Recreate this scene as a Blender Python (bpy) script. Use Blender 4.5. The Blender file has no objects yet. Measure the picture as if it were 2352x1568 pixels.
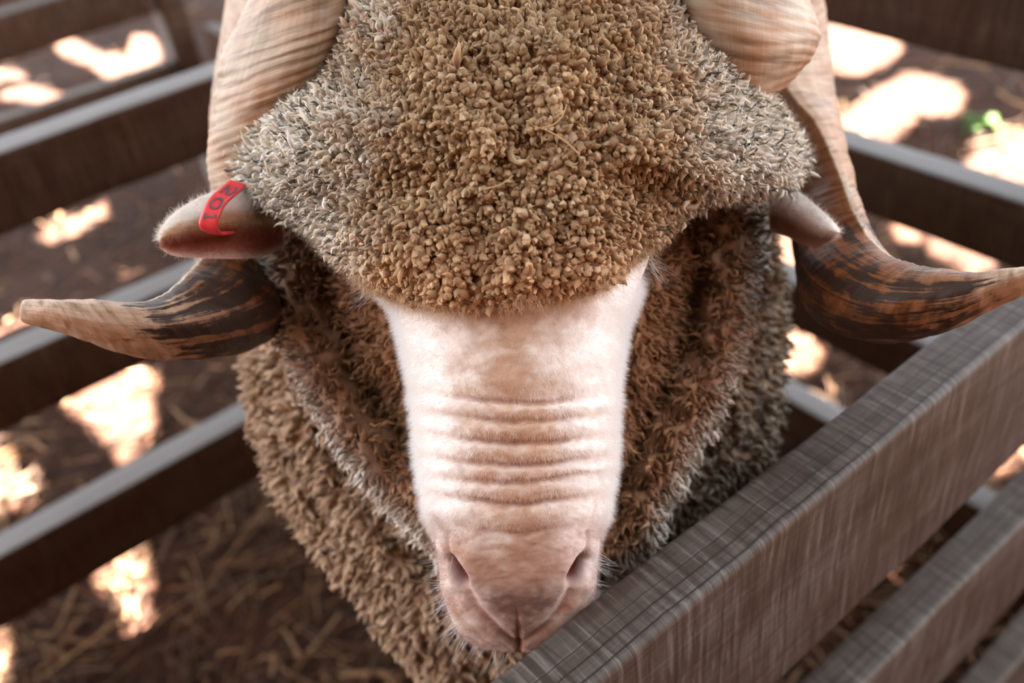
import bpy, math, random
import numpy as np
from mathutils import Vector, Matrix, geometry

random.seed(7)
rng = np.random.default_rng(11)
SC = bpy.context.scene
COL = SC.collection

# ------------------------------------------------------------------ camera
CAM = np.array([0.0, 0.0, 1.45])
FPX = 2168.0
_r = np.array([0.7707, -0.628, -0.106]); _r /= np.linalg.norm(_r)
_f = np.array([0.4487, 0.6536, -0.609]); _f -= _r * _f.dot(_r); _f /= np.linalg.norm(_f)
_u = np.cross(_r, _f)
cam_d = bpy.data.cameras.new('camera')
cam = bpy.data.objects.new('camera', cam_d); COL.objects.link(cam)
cam_d.sensor_width = 36.0
cam_d.lens = FPX / 2352 * 36.0
cam.matrix_world = Matrix(((_r[0], _u[0], -_f[0], CAM[0]), (_r[1], _u[1], -_f[1], CAM[1]),
                           (_r[2], _u[2], -_f[2], CAM[2]), (0, 0, 0, 1)))
cam_d.clip_start = 0.02
cam_d.dof.use_dof = True
cam_d.dof.focus_distance = 0.505
cam_d.dof.aperture_fstop = 4.2
SC.camera = cam

# ------------------------------------------------------------------ sky, sun, exposure
W = bpy.data.worlds.new('sky'); SC.world = W; W.use_nodes = True
bg = W.node_tree.nodes['Background']
bg.inputs['Color'].default_value = (0.88, 0.935, 1.0, 1)
bg.inputs['Strength'].default_value = 3.7
SUN_EL = math.radians(60)
HD = np.array([0.566, 0.824, 0.0]); HS = np.array([0.824, -0.566, 0.0])     # along the added roof, across it
SUN = HD * math.cos(SUN_EL) + np.array([0, 0, math.sin(SUN_EL)])      # towards the sun
sl = bpy.data.lights.new('sun', 'SUN'); so = bpy.data.objects.new('sun', sl); COL.objects.link(so)
sl.energy = 150.0; sl.color = (1.0, 0.95, 0.87); sl.angle = math.radians(0.53)
so.location = (4, 0, 6)
so.rotation_euler = Vector(SUN).to_track_quat('Z', 'Y').to_euler()
SC.view_settings.view_transform = 'Standard'
SC.view_settings.look = 'None'
SC.view_settings.gamma = 1.0
SC.view_settings.use_curve_mapping = False
SC.view_settings.exposure = 0.70
SC.cycles.max_bounces = 4; SC.cycles.diffuse_bounces = 3; SC.cycles.glossy_bounces = 2
SC.cycles.transmission_bounces = 2; SC.cycles.transparent_max_bounces = 4
SC.cycles.caustics_reflective = False; SC.cycles.caustics_refractive = False
SC.cycles.use_adaptive_sampling = True; SC.cycles.adaptive_threshold = 0.09
SC.cycles_curves.shape = 'RIBBONS'
ROOF_Z = 2.9
ROOF = [(-0.8, -0.9), (-0.8, 0.9), (1.1, 0.9), (2.3, 3.2), (8.4, 4.2), (8.4, -4.6), (2.3, -3.2), (1.1, -0.9)]      # unseen roof, shaped to steer the sky light; (along, across) from below the camera

# ------------------------------------------------------------------ numeric helpers
def P(u, v, d):
    u = np.asarray(u, float); v = np.asarray(v, float); d = np.asarray(d, float)
    a = ((u - 1176) * d / FPX)[..., None]; b = ((784 - v) * d / FPX)[..., None]
    return CAM + a * _r + b * _u + d[..., None] * _f

def ground(u, v, z=0.0):
    q = P(u, v, 1.0) - CAM
    t = (z - CAM[2]) / q[..., 2]
    return CAM + q * t[..., None]

def _hash(ix, iy, iz, s):
    h = (ix * 374761393 + iy * 668265263 + iz * 2147483647 + s * 974634777) & 0xFFFFFFFF
    h = ((h ^ (h >> 13)) * 1274126177) & 0xFFFFFFFF
    return ((h ^ (h >> 16)) & 0xFFFFFF) / float(0xFFFFFF)

def vnoise(p, s=0):
    p = np.asarray(p, float)
    i = np.floor(p).astype(np.int64); f = p - i; f = f * f * (3 - 2 * f)
    r = 0
    for dx in (0, 1):
        for dy in (0, 1):
            for dz in (0, 1):
                w = (f[..., 0] if dx else 1 - f[..., 0]) * (f[..., 1] if dy else 1 - f[..., 1]) * (f[..., 2] if dz else 1 - f[..., 2])
                r = r + w * _hash(i[..., 0] + dx, i[..., 1] + dy, i[..., 2] + dz, s)
    return r * 2 - 1

def fbm(p, o=3, s=0):
    r = 0; a = 1.0
    for k in range(o):
        r = r + a * vnoise(np.asarray(p) * (2.03 ** k), s + k); a *= 0.5
    return r

def sst(a, b, x):
    t = np.clip((x - a) / (b - a), 0, 1); return t * t * (3 - 2 * t)

def gauss(x, s): return np.exp(-(x / s) ** 2)

def lerp3(a, b, t):
    t = np.asarray(t)[..., None]; return np.asarray(a) * (1 - t) + np.asarray(b) * t

def smooth_tab(x, xs, *cols):
    """monotone-ish smooth table lookup (cubic Hermite, finite-difference tangents)"""
    xs = np.asarray(xs, float); x = np.clip(x, xs[0], xs[-1])
    k = np.clip(np.searchsorted(xs, x, side='right') - 1, 0, len(xs) - 2)
    out = []
    for c in cols:
        c = np.asarray(c, float)
        m = np.gradient(c, xs)
        h = xs[k + 1] - xs[k]; t = (x - xs[k]) / h
        out.append((2*t**3 - 3*t**2 + 1) * c[k] + (t**3 - 2*t**2 + t) * h * m[k] + (-2*t**3 + 3*t**2) * c[k+1] + (t**3 - t**2) * h * m[k+1])
    return out if len(out) > 1 else out[0]

def catmull(pts, n):
    pts = np.asarray(pts, float)
    t = np.linspace(0, len(pts) - 1, n)
    k = np.clip(t.astype(int), 0, len(pts) - 2); f = (t - k)[:, None]
    g = lambda i: pts[np.clip(i, 0, len(pts) - 1)]
    p0, p1, p2, p3 = g(k - 1), g(k), g(k + 1), g(k + 2)
    return 0.5 * (2*p1 + (p2 - p0)*f + (2*p0 - 5*p1 + 4*p2 - p3)*f**2 + (3*p1 - p0 - 3*p2 + p3)*f**3)

def seg_dist(u, v, poly):
    """distance to a polyline in (u, v), and the position 0..1 along it"""
    best = np.full(np.shape(u), 1e9); pos = np.zeros(np.shape(u)); n = len(poly) - 1
    for i in range(n):
        a = np.array(poly[i], float); b = np.array(poly[i + 1], float); ab = b - a
        t = np.clip(((u - a[0]) * ab[0] + (v - a[1]) * ab[1]) / ab.dot(ab), 0, 1)
        d = np.hypot(u - a[0] - t * ab[0], v - a[1] - t * ab[1])
        m = d < best
        best = np.where(m, d, best); pos = np.where(m, (i + t) / n, pos)
    return best, pos

# ------------------------------------------------------------------ mesh helpers
def mesh_np(name, verts, quads, cols=None, smooth=True, attrs=None):
    verts = np.ascontiguousarray(verts, dtype=np.float32).reshape(-1, 3)
    quads = np.ascontiguousarray(quads, dtype=np.int32)
    k = quads.shape[1]; n = len(quads)
    me = bpy.data.meshes.new(name)
    me.vertices.add(len(verts)); me.vertices.foreach_set('co', verts.ravel())
    me.loops.add(n * k); me.loops.foreach_set('vertex_index', quads.ravel())
    me.polygons.add(n)
    me.polygons.foreach_set('loop_start', np.arange(0, n * k, k, dtype=np.int32))
    if smooth: me.polygons.foreach_set('use_smooth', np.ones(n, dtype=bool))
    me.update(calc_edges=True)
    if cols is not None:
        a = me.color_attributes.new('Col', 'FLOAT_COLOR', 'POINT')
        c = np.ones((len(verts), 4), np.float32); c[:, :3] = np.asarray(cols).reshape(-1, 3)
        a.data.foreach_set('color', c.ravel())
    for nm, arr in (attrs or {}).items():
        a = me.attributes.new(nm, 'FLOAT_VECTOR', 'POINT')
        a.data.foreach_set('vector', np.ascontiguousarray(arr, dtype=np.float32).ravel())
    me.validate()
    return me

def grid_quads(n, m, wrap=False, off=0):
    i = np.arange(n - 1)[:, None]; j = np.arange(m if wrap else m - 1)[None, :]
    j2 = (j + 1) % m
    q = np.stack([i * m + j, i * m + j2, (i + 1) * m + j2, (i + 1) * m + j], -1).reshape(-1, 4)
    return q + off

def grid_normals(G, wrap=False):
    du = np.gradient(G, axis=0)
    if wrap: dv = (np.roll(G, -1, 1) - np.roll(G, 1, 1)) * 0.5
    else: dv = np.gradient(G, axis=1)
    n = np.cross(du, dv); l = np.linalg.norm(n, axis=-1, keepdims=True)
    return n / np.maximum(l, 1e-12), l[..., 0]

def link(name, data, mat=None, parent=None, **props):
    o = bpy.data.objects.new(name, data); COL.objects.link(o)
    if mat is not None and data is not None and hasattr(data, 'materials'): data.materials.append(mat)
    if parent is not None: o.parent = parent
    for k, v in props.items(): o[k] = v
    return o

def empty(name, loc, label, cat, group=None):
    o = bpy.data.objects.new(name, None); COL.objects.link(o); o.location = loc
    o.empty_display_size = 0.05
    o['label'] = label; o['category'] = cat
    if group: o['group'] = group
    return o

def adopt(child, parent):
    """parent keeping the world position (parents here are never rotated)"""
    child.parent = parent; child.location = Vector(child.location) - Vector(parent.location)

# ------------------------------------------------------------------ materials
def newmat(name):
    m = bpy.data.materials.new(name); m.use_nodes = True
    nt = m.node_tree; b = nt.nodes['Principled BSDF']
    return m, nt, b

def N(nt, t, **kw):
    n = nt.nodes.new(t)
    for k, v in kw.items():
        if k in n.inputs: n.inputs[k].default_value = v
        else: setattr(n, k, v)
    return n

def ramp(nt, fac, stops):
    r = N(nt, 'ShaderNodeValToRGB'); e = r.color_ramp.elements
    while len(e) < len(stops): e.new(0.5)
    for k, (p, c) in enumerate(stops):
        e[k].position = p; e[k].color = c if len(c) == 4 else (*c, 1)
    nt.links.new(fac, r.inputs['Fac']); return r.outputs['Color']

def mix(nt, fac, a, b, mode='MIX'):
    n = N(nt, 'ShaderNodeMix', data_type='RGBA', blend_type=mode)
    for sock, val in ((n.inputs[0], fac), (n.inputs[6], a), (n.inputs[7], b)):
        if hasattr(val, 'is_linked'): nt.links.new(val, sock)
        else: sock.default_value = val if not isinstance(val, tuple) or len(val) == 4 else (*val, 1)
    return n.outputs[2]

def mapped(nt, scale, coord='Object', attr=None):
    if attr: t = N(nt, 'ShaderNodeAttribute', attribute_name=attr).outputs['Vector']
    else: t = N(nt, 'ShaderNodeTexCoord').outputs[coord]
    mp = N(nt, 'ShaderNodeMapping'); mp.inputs['Scale'].default_value = scale
    nt.links.new(t, mp.inputs['Vector']); return mp.outputs['Vector']

def noise(nt, vec, scale, detail=4, rough=0.55, dist=0.0):
    n = N(nt, 'ShaderNodeTexNoise', Scale=scale, Detail=detail, Roughness=rough, Distortion=dist)
    nt.links.new(vec, n.inputs['Vector']); return n.outputs['Fac']

def bump(nt, b, h, strength, dist):
    n = N(nt, 'ShaderNodeBump', Strength=strength, Distance=dist)
    nt.links.new(h, n.inputs['Height']); nt.links.new(n.outputs['Normal'], b.inputs['Normal'])

def wood_mat(name, gray, brown, gloss=0.5, top=None, spec=0.3):
    m, nt, b = newmat(name)
    info = N(nt, 'ShaderNodeObjectInfo')
    tc = N(nt, 'ShaderNodeTexCoord')
    add = N(nt, 'ShaderNodeVectorMath', operation='ADD')
    mul = N(nt, 'ShaderNodeVectorMath', operation='SCALE'); mul.inputs['Scale'].default_value = 7.0
    comb = N(nt, 'ShaderNodeCombineXYZ')
    for k in range(3): nt.links.new(info.outputs['Random'], comb.inputs[k])
    nt.links.new(comb.outputs[0], mul.inputs[0])
    nt.links.new(tc.outputs['Object'], add.inputs[0]); nt.links.new(mul.outputs[0], add.inputs[1])
    def mp(s):
        q = N(nt, 'ShaderNodeMapping'); q.inputs['Scale'].default_value = s
        nt.links.new(add.outputs[0], q.inputs['Vector']); return q.outputs['Vector']
    grain = noise(nt, mp((3, 150, 150)), 1.0, 5, 0.65, 0.6)
    saw = noise(nt, mp((240, 14, 14)), 1.0, 4, 0.65, 0.4)
    blot = noise(nt, mp((7, 16, 16)), 1.0, 4, 0.6)
    crack = noise(nt, mp((1.8, 170, 170)), 1.0, 2, 0.5, 0.3)
    c = mix(nt, ramp(nt, blot, [(0.34, (0, 0, 0)), (0.66, (1, 1, 1))]), brown, gray)
    c = mix(nt, ramp(nt, grain, [(0.3, (0, 0, 0)), (0.7, (0.8, 0.8, 0.8))]), c, tuple(x * 0.5 for x in brown))
    c = mix(nt, ramp(nt, saw, [(0.40, (0.7, 0.7, 0.7)), (0.48, (0, 0, 0))]), c, tuple(x * 0.45 for x in brown))
    light = ramp(nt, saw, [(0.54, (0, 0, 0)), (0.66, (0.6, 0.6, 0.6))])
    c = mix(nt, light, c, tuple(min(1, x * 1.55) for x in gray))
    ck = ramp(nt, crack, [(0.255, (1, 1, 1)), (0.28, (0, 0, 0))])
    c = mix(nt, ck, c, (0.02, 0.014, 0.01))
    # two drying cracks running along the upper edge
    so_ = N(nt, 'ShaderNodeSeparateXYZ'); nt.links.new(tc.outputs['Object'], so_.inputs[0])
    wv = noise(nt, mp((9, 0.01, 0.01)), 1.0, 4, 0.6)
    for y0, amp, th in ((-0.011, 0.010, 0.0005), (-0.002, 0.008, 0.0004), (0.006, 0.012, 0.00025)):
        m1 = N(nt, 'ShaderNodeMath', operation='MULTIPLY_ADD'); m1.inputs[1].default_value = amp; m1.inputs[2].default_value = -y0 - amp / 2
        nt.links.new(wv, m1.inputs[0])
        m2 = N(nt, 'ShaderNodeMath', operation='ADD'); nt.links.new(so_.outputs['Y'], m2.inputs[0]); nt.links.new(m1.outputs[0], m2.inputs[1])
        m3 = N(nt, 'ShaderNodeMath', operation='ABSOLUTE'); nt.links.new(m2.outputs[0], m3.inputs[0])
        m4 = N(nt, 'ShaderNodeMath', operation='DIVIDE'); m4.inputs[1].default_value = th * 2; nt.links.new(m3.outputs[0], m4.inputs[0])
        lf_ = ramp(nt, m4.outputs[0], [(0.45, (0.85, 0.85, 0.85)), (0.9, (0, 0, 0))])
        c = mix(nt, lf_, c, (0.012, 0.009, 0.007))
    if top:      # upward faces coloured pale grey, standing in for sky light on them
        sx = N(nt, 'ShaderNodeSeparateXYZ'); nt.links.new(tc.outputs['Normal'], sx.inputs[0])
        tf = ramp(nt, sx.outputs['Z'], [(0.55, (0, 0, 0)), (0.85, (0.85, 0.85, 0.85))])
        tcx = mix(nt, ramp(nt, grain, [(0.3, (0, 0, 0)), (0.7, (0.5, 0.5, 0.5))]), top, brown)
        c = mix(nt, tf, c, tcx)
    nt.links.new(c, b.inputs['Base Color'])
    b.inputs['Roughness'].default_value = gloss
    b.inputs['Specular IOR Level'].default_value = spec
    h = N(nt, 'ShaderNodeMath', operation='MULTIPLY_ADD'); h.inputs[1].default_value = 0.6
    nt.links.new(saw, h.inputs[0]); nt.links.new(grain, h.inputs[2])
    h2 = N(nt, 'ShaderNodeMath', operation='SUBTRACT')
    nt.links.new(h.outputs[0], h2.inputs[0]); nt.links.new(ck, h2.inputs[1])
    bump(nt, b, h2.outputs[0], 0.55, 0.0016)
    return m

def attr_mat(name, rough=0.8, sheen=0.0, sss=0.0, bscale=0, bstr=0.3, bdist=0.001, var=0.15, spec=0.3, trans=0.0):
    m, nt, b = newmat(name)
    a = N(nt, 'ShaderNodeAttribute', attribute_name='Col').outputs['Color']
    if bscale:
        n1 = noise(nt, mapped(nt, (1, 1, 1)), bscale, 5, 0.6)
        k = ramp(nt, n1, [(0.25, (1 - var,) * 3), (0.75, (1 + var,) * 3)])
        a = mix(nt, 1.0, a, k, 'MULTIPLY')
        bump(nt, b, n1, bstr, bdist)
    nt.links.new(a, b.inputs['Base Color'])
    b.inputs['Roughness'].default_value = rough
    b.inputs['Specular IOR Level'].default_value = spec
    if sheen:
        b.inputs['Sheen Weight'].default_value = sheen; b.inputs['Sheen Roughness'].default_value = 0.5
    if sss:
        b.inputs['Subsurface Weight'].default_value = sss
        b.inputs['Subsurface Radius'].default_value = (1.0, 0.45, 0.3); b.inputs['Subsurface Scale'].default_value = 0.005
    if trans:
        t = N(nt, 'ShaderNodeBsdfTranslucent'); ms = N(nt, 'ShaderNodeMixShader'); ms.inputs[0].default_value = trans
        nt.links.new(a, t.inputs['Color'])
        out = nt.nodes['Material Output']
        nt.links.new(b.outputs[0], ms.inputs[1]); nt.links.new(t.outputs[0], ms.inputs[2]); nt.links.new(ms.outputs[0], out.inputs['Surface'])
    return m

M_WOOD = wood_mat('weathered_wood', (0.100, 0.090, 0.081), (0.056, 0.036, 0.025))
M_WOOD_B = wood_mat('brown_wood', (0.046, 0.026, 0.016), (0.044, 0.018, 0.008), 0.6, (0.30, 0.30, 0.30), 0.08)  # dark brown sides stand in for shade, grey tops for sky light
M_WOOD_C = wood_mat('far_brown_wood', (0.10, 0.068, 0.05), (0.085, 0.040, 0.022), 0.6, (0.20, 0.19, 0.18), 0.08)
M_HIDE = attr_mat('hide', 0.75, 0.25, 0.0, 900, 0.18, 0.0006, 0.08)
M_WOOL = attr_mat('wool', 0.9, 0.0, 0.0, 1500, 0.5, 0.0008, 0.22, 0.15, 0.22)
M_FUR = attr_mat('fur', 0.7, 0.0, 0.0, 0, trans=0.35)
def horn_mat():
    m, nt, b = newmat('horn')
    a = N(nt, 'ShaderNodeAttribute', attribute_name='Col').outputs['Color']
    n1 = noise(nt, mapped(nt, (190, 3.0, 1), attr='Horn'), 1.0, 4, 0.6, 0.3)      # growth rings
    n2 = noise(nt, mapped(nt, (9, 22, 1), attr='Horn'), 1.0, 4, 0.6, 0.4)        # streaks along
    n3 = noise(nt, mapped(nt, (60, 60, 60)), 1.0, 4, 0.6)
    dark = N(nt, 'ShaderNodeAttribute', attribute_name='Horn')
    sep = N(nt, 'ShaderNodeSeparateXYZ'); nt.links.new(dark.outputs['Vector'], sep.inputs[0])
    c = mix(nt, 1.0, a, ramp(nt, n1, [(0.32, (0.52, 0.45, 0.38)), (0.5, (1, 1, 1)), (0.7, (1.25, 1.25, 1.27))]), 'MULTIPLY')
    c = mix(nt, 1.0, c, ramp(nt, n2, [(0.3, (0.82, 0.77, 0.72)), (0.55, (1, 1, 1)), (0.75, (1.08, 1.07, 1.05))]), 'MULTIPLY')
    # dark chipped layer where the third attribute says so
    mm = N(nt, 'ShaderNodeMath', operation='ADD'); nt.links.new(sep.outputs[2], mm.inputs[0])
    s2 = N(nt, 'ShaderNodeMath', operation='MULTIPLY_ADD'); s2.inputs[1].default_value = 1.5; s2.inputs[2].default_value = -0.75
    nt.links.new(n2, s2.inputs[0])
    s3 = N(nt, 'ShaderNodeMath', operation='MULTIPLY_ADD'); s3.inputs[1].default_value = 1.1; s3.inputs[2].default_value = -0.55
    nt.links.new(n3, s3.inputs[0])
    s4 = N(nt, 'ShaderNodeMath', operation='ADD'); nt.links.new(s2.outputs[0], s4.inputs[0]); nt.links.new(s3.outputs[0], s4.inputs[1])
    nt.links.new(s4.outputs[0], mm.inputs[1])
    f = ramp(nt, mm.outputs[0], [(0.42, (0, 0, 0)), (0.60, (1, 1, 1))])
    c = mix(nt, f, c, (0.03, 0.014, 0.008))
    nt.links.new(c, b.inputs['Base Color'])
    b.inputs['Roughness'].default_value = 0.55; b.inputs['Specular IOR Level'].default_value = 0.3
    hh = N(nt, 'ShaderNodeMath', operation='ADD'); nt.links.new(n1, hh.inputs[0]); nt.links.new(n2, hh.inputs[1])
    bump(nt, b, hh.outputs[0], 0.5, 0.0012)
    return m
M_HORN = horn_mat()
def plain(name, col, rough=0.5, spec=0.5):
    m, nt, b = newmat(name); b.inputs['Base Color'].default_value = (*col, 1)
    n1 = noise(nt, mapped(nt, (1, 1, 1)), 120, 3)
    c = mix(nt, 1.0, (*col, 1), ramp(nt, n1, [(0.3, (0.9,) * 3), (0.7, (1.1,) * 3)]), 'MULTIPLY')
    nt.links.new(c, b.inputs['Base Color'])
    b.inputs['Roughness'].default_value = rough; b.inputs['Specular IOR Level'].default_value = spec
    return m
M_TAG = plain('red_plastic', (0.72, 0.055, 0.065), 0.38)
M_INK = plain('grey_ink', (0.13, 0.075, 0.10), 0.6)
M_HOOF = plain('hoof', (0.05, 0.04, 0.035), 0.5)
M_ROOF = plain('light_mask_sheet', (0.07, 0.055, 0.045), 0.7)
M_STRAW = attr_mat('straw', 0.6, trans=0.15)
def ground_mat():
    m, nt, b = newmat('dirt')
    v = mapped(nt, (1, 1, 1))
    n1 = noise(nt, v, 2.2, 5, 0.6); n2 = noise(nt, v, 26, 6, 0.65); n3 = noise(nt, v, 120, 4, 0.6)
    c = ramp(nt, n1, [(0.3, (0.036, 0.012, 0.0056)), (0.55, (0.070, 0.025, 0.012)), (0.75, (0.108, 0.043, 0.022))])
    c = mix(nt, ramp(nt, n2, [(0.36, (0.85,) * 3), (0.6, (0,) * 3)]), c, (0.018, 0.008, 0.005))
    c = mix(nt, ramp(nt, n3, [(0.55, (0,) * 3), (0.75, (0.6,) * 3)]), c, (0.16, 0.09, 0.054))
    nt.links.new(c, b.inputs['Base Color']); b.inputs['Roughness'].default_value = 0.9
    b.inputs['Specular IOR Level'].default_value = 0.2
    h = N(nt, 'ShaderNodeMath', operation='ADD'); nt.links.new(n2, h.inputs[0]); nt.links.new(n3, h.inputs[1])
    bump(nt, b, h.outputs[0], 0.8, 0.012)
    return m
M_DIRT = ground_mat()
M_LEAF = attr_mat('leaf', 0.5, trans=0.35)

# ------------------------------------------------------------------ setting: floor, and a roof added to mask the light
n = 220
gx = np.linspace(-8, 12, n); gy = np.linspace(-8, 16, n)
X, Y = np.meshgrid(gx, gy, indexing='ij')
Q = np.stack([X, Y, np.zeros_like(X)], -1)
Q[..., 2] = 0.018 * fbm(Q * 2.2, 3, 5) + 0.008 * fbm(Q * 9, 2, 6)
link('floor', mesh_np('floor', Q, grid_quads(n, n)), M_DIRT, kind='structure')

# openings cut in the unseen roof to place each sun patch on the dirt
SPOTS = [
    [(125, 95), (165, 88), (235, 128), (262, 118), (285, 140), (310, 92), (350, 90), (372, 120), (368, 168), (300, 188), (240, 178), (150, 125)],
    [(-30, 166), (20, 156), (48, 166), (70, 184), (20, 186), (-30, 200)],
    [(0, 216), (60, 200), (110, 206), (158, 222), (146, 240), (70, 232), (8, 230)],
    [(85, 535), (150, 500), (240, 470), (243, 498), (170, 530), (118, 556)],
    [(278, 648), (330, 630), (356, 634), (350, 660), (300, 674)],
    [(-30, 762), (60, 738), (128, 738), (60, 772), (-30, 815)],
    [(143, 940), (320, 848), (366, 872), (350, 930), (362, 1010), (322, 1050), (290, 1086), (262, 1050), (236, 1010), (200, 980)],
    [(-40, 1050), (22, 1056), (40, 1110), (98, 1126), (104, 1150), (75, 1186), (20, 1198), (-40, 1200)],
    [(213, 1312), (260, 1272), (318, 1266), (346, 1310), (344, 1352), (322, 1372), (352, 1402), (352, 1456), (316, 1482), (284, 1440), (286, 1392), (246, 1372)],
    [(-20, 1440), (12, 1452), (22, 1500), (20, 1568), (-20, 1580)],
    [(1840, 20), (2070, 90), (2066, 122), (1985, 178), (1905, 172), (1850, 130)],
    [(1915, 272), (1990, 222), (2078, 168), (2140, 176), (2222, 214), (2204, 246), (2140, 272), (2098, 250), (2106, 280), (2040, 318), (1950, 330), (1900, 320)],
    [(2212, 372), (2250, 318), (2290, 298), (2400, 300), (2400, 440), (2300, 430)],
    [(2048, 525), (2070, 512), (2112, 532), (2108, 556), (2066, 552)],
    [(2128, 548), (2200, 552), (2258, 582), (2230, 612), (2190, 606), (2140, 580)],
    [(2190, 612), (2230, 600), (2290, 590), (2280, 620), (2230, 634)],
    [(1775, 520), (1826, 536), (1846, 560), (1842, 612), (1780, 606)],
    [(1760, 752), (1850, 772), (1894, 796), (1872, 842), (1820, 862), (1760, 872)],
    [(1852, 940), (1890, 915), (1932, 912), (1905, 950), (1862, 966)],
    [(2260, 1100), (2310, 1030), (2380, 960), (2420, 960), (2400, 1030), (2330, 1080)],
    [(2036, 1316), (2090, 1272), (2120, 1226), (2170, 1212), (2160, 1250), (2110, 1300), (2060, 1330)],
]
pts = []; edges = []; polys = []
def add_loop(loop):
    s = len(pts)
    for p in loop: pts.append(Vector(p))
    edges.extend((s + i, s + (i + 1) % len(loop)) for i in range(len(loop)))
rim_pts = [tuple((HD * a + HS * b)[:2]) for a, b in ROOF]
add_loop(rim_pts)
for sp in SPOTS:
    a = np.array(sp, float)
    # finer, slightly ragged rim
    fine = []
    for i in range(len(a)):
        b = a[(i + 1) % len(a)]
        for t in (0.0, 0.5):
            fine.append(a[i] * (1 - t) + b * t + rng.normal(0, 2.5, 2))
    g = ground(np.array(fine)[:, 0], np.array(fine)[:, 1])
    h = g + SUN * ((ROOF_Z - g[:, 2]) / SUN[2])[:, None]
    polys.append(h[:, :2]); add_loop([tuple(q[:2]) for q in h])
vv, ee, ff, *_ = geometry.delaunay_2d_cdt(pts, edges, [], 0, 1e-5)
def inside(poly, x, y):
    r = False; m = len(poly); j = m - 1
    for i in range(m):
        if (poly[i][1] > y) != (poly[j][1] > y) and x < (poly[j][0] - poly[i][0]) * (y - poly[i][1]) / (poly[j][1] - poly[i][1]) + poly[i][0]: r = not r
        j = i
    return r
keep = []
for f in ff:
    c = sum((vv[i] for i in f), Vector((0, 0))) / len(f)
    if inside(rim_pts, c.x, c.y) and not any(inside(p, c.x, c.y) for p in polys): keep.append(list(f))
me = bpy.data.meshes.new('light_mask_roof'); me.from_pydata([(p.x, p.y, ROOF_Z) for p in vv], [], keep); me.update()
light_mask = link('light_mask_roof', me, M_ROOF, kind='structure')
md = light_mask.modifiers.new('thick', 'SOLIDIFY'); md.thickness = 0.006; md.offset = 1

# unseen wall added behind the camera to cut sky light from the front
def slab(name, c, size, mat):
    x, y, z = (q / 2 for q in size)
    v = [(a * x, b * y, d * z) for a in (-1, 1) for b in (-1, 1) for d in (-1, 1)]
    me = bpy.data.meshes.new(name); me.from_pydata(v, [], [(0, 1, 3, 2), (4, 6, 7, 5), (0, 4, 5, 1), (2, 3, 7, 6), (0, 2, 6, 4), (1, 5, 7, 3)]); me.update()
    o = link(name, me, mat, kind='structure'); o.location = c; return o
wb_ = slab('light_block_wall', tuple(HD * -0.75 + np.array([0, 0, ROOF_Z / 2])), (7.0, 0.04, ROOF_Z), M_WOOD_B)
wb_.rotation_euler = (0, 0, math.atan2(HS[1], HS[0]))

# ------------------------------------------------------------------ fences
def plank_mesh(L, w, h, seed, rough=0.0022, taper=0.0):
    """sawn board along local X, rounded arrises, slightly uneven"""
    r = min(w, h) * 0.13
    prof = []
    for cx, cy, a0 in ((w/2 - r, h/2 - r, 0), (-w/2 + r, h/2 - r, 90), (-w/2 + r, -h/2 + r, 180), (w/2 - r, -h/2 + r, 270)):
        for k in range(4):
            a = math.radians(a0 + k * 30); prof.append((cx + r * math.cos(a), cy + r * math.sin(a)))
    full = []
    for i in range(len(prof)):
        a = prof[i]; b = prof[(i + 1) % len(prof)]; full.append(a)
        if math.hypot(a[0] - b[0], a[1] - b[1]) > 0.02:
            for t in (0.25, 0.5, 0.75): full.append((a[0] + (b[0] - a[0]) * t, a[1] + (b[1] - a[1]) * t))
    pr = np.array(full); m = len(pr)
    n = max(8, int(L / (0.012 if rough > 0.002 else 0.03))); xs = np.linspace(-L/2, L/2, n)
    G = np.zeros((n, m, 3)); G[..., 0] = xs[:, None]; G[..., 1] = pr[None, :, 0]; G[..., 2] = pr[None, :, 1]
    q = G * np.array([4, 10, 10]) + seed * 13.7
    nz = fbm(q, 3, seed); nz2 = vnoise(G * np.array([90, 30, 30]) + seed, seed + 3)
    G[..., 1] += np.sign(G[..., 1]) * (rough * nz + rough * 0.25 * nz2); G[..., 2] += np.sign(G[..., 2]) * (rough * 0.8 * nz + rough * 0.3 * nz2)
    G[..., 1] += 0.004 * np.sin(xs * 1.7 + seed)[:, None]; G[..., 2] += 0.003 * np.sin(xs * 2.3 + seed * 2)[:, None]
    V = G.reshape(-1, 3); Qd = grid_quads(n, m, True)
    V = np.vstack([V, [[-L/2, 0, 0], [L/2, 0, 0]]]); a, b = len(V) - 2, len(V) - 1
    caps = [[a, (j + 1) % m, j, j] for j in range(m)]
    me = bpy.data.meshes.new('plank')
    o = (n - 1) * m
    faces = [tuple(f) for f in Qd.tolist()] + [(a, (j + 1) % m, j) for j in range(m)] + [(b, o + j, o + (j + 1) % m) for j in range(m)]
    me.from_pydata(V.tolist(), [], faces)
    me.polygons.foreach_set('use_smooth', np.ones(len(faces), bool)); me.update()
    return me

def plank(name, axis, c, L, w, h, fence, mat, seed, label=None):
    me = plank_mesh(L, w, h, seed, 0.0022 if mat is M_WOOD else 0.0018)
    o = link(name, me, mat)
    o.location = c
    if axis == 'y': o.rotation_euler = (0, 0, math.pi / 2)
    if axis == 'z': o.rotation_euler = (0, -math.pi / 2, 0)
    adopt(o, fence)
    if label: o['label'] = label
    return o

CZ = CAM[2]
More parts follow.
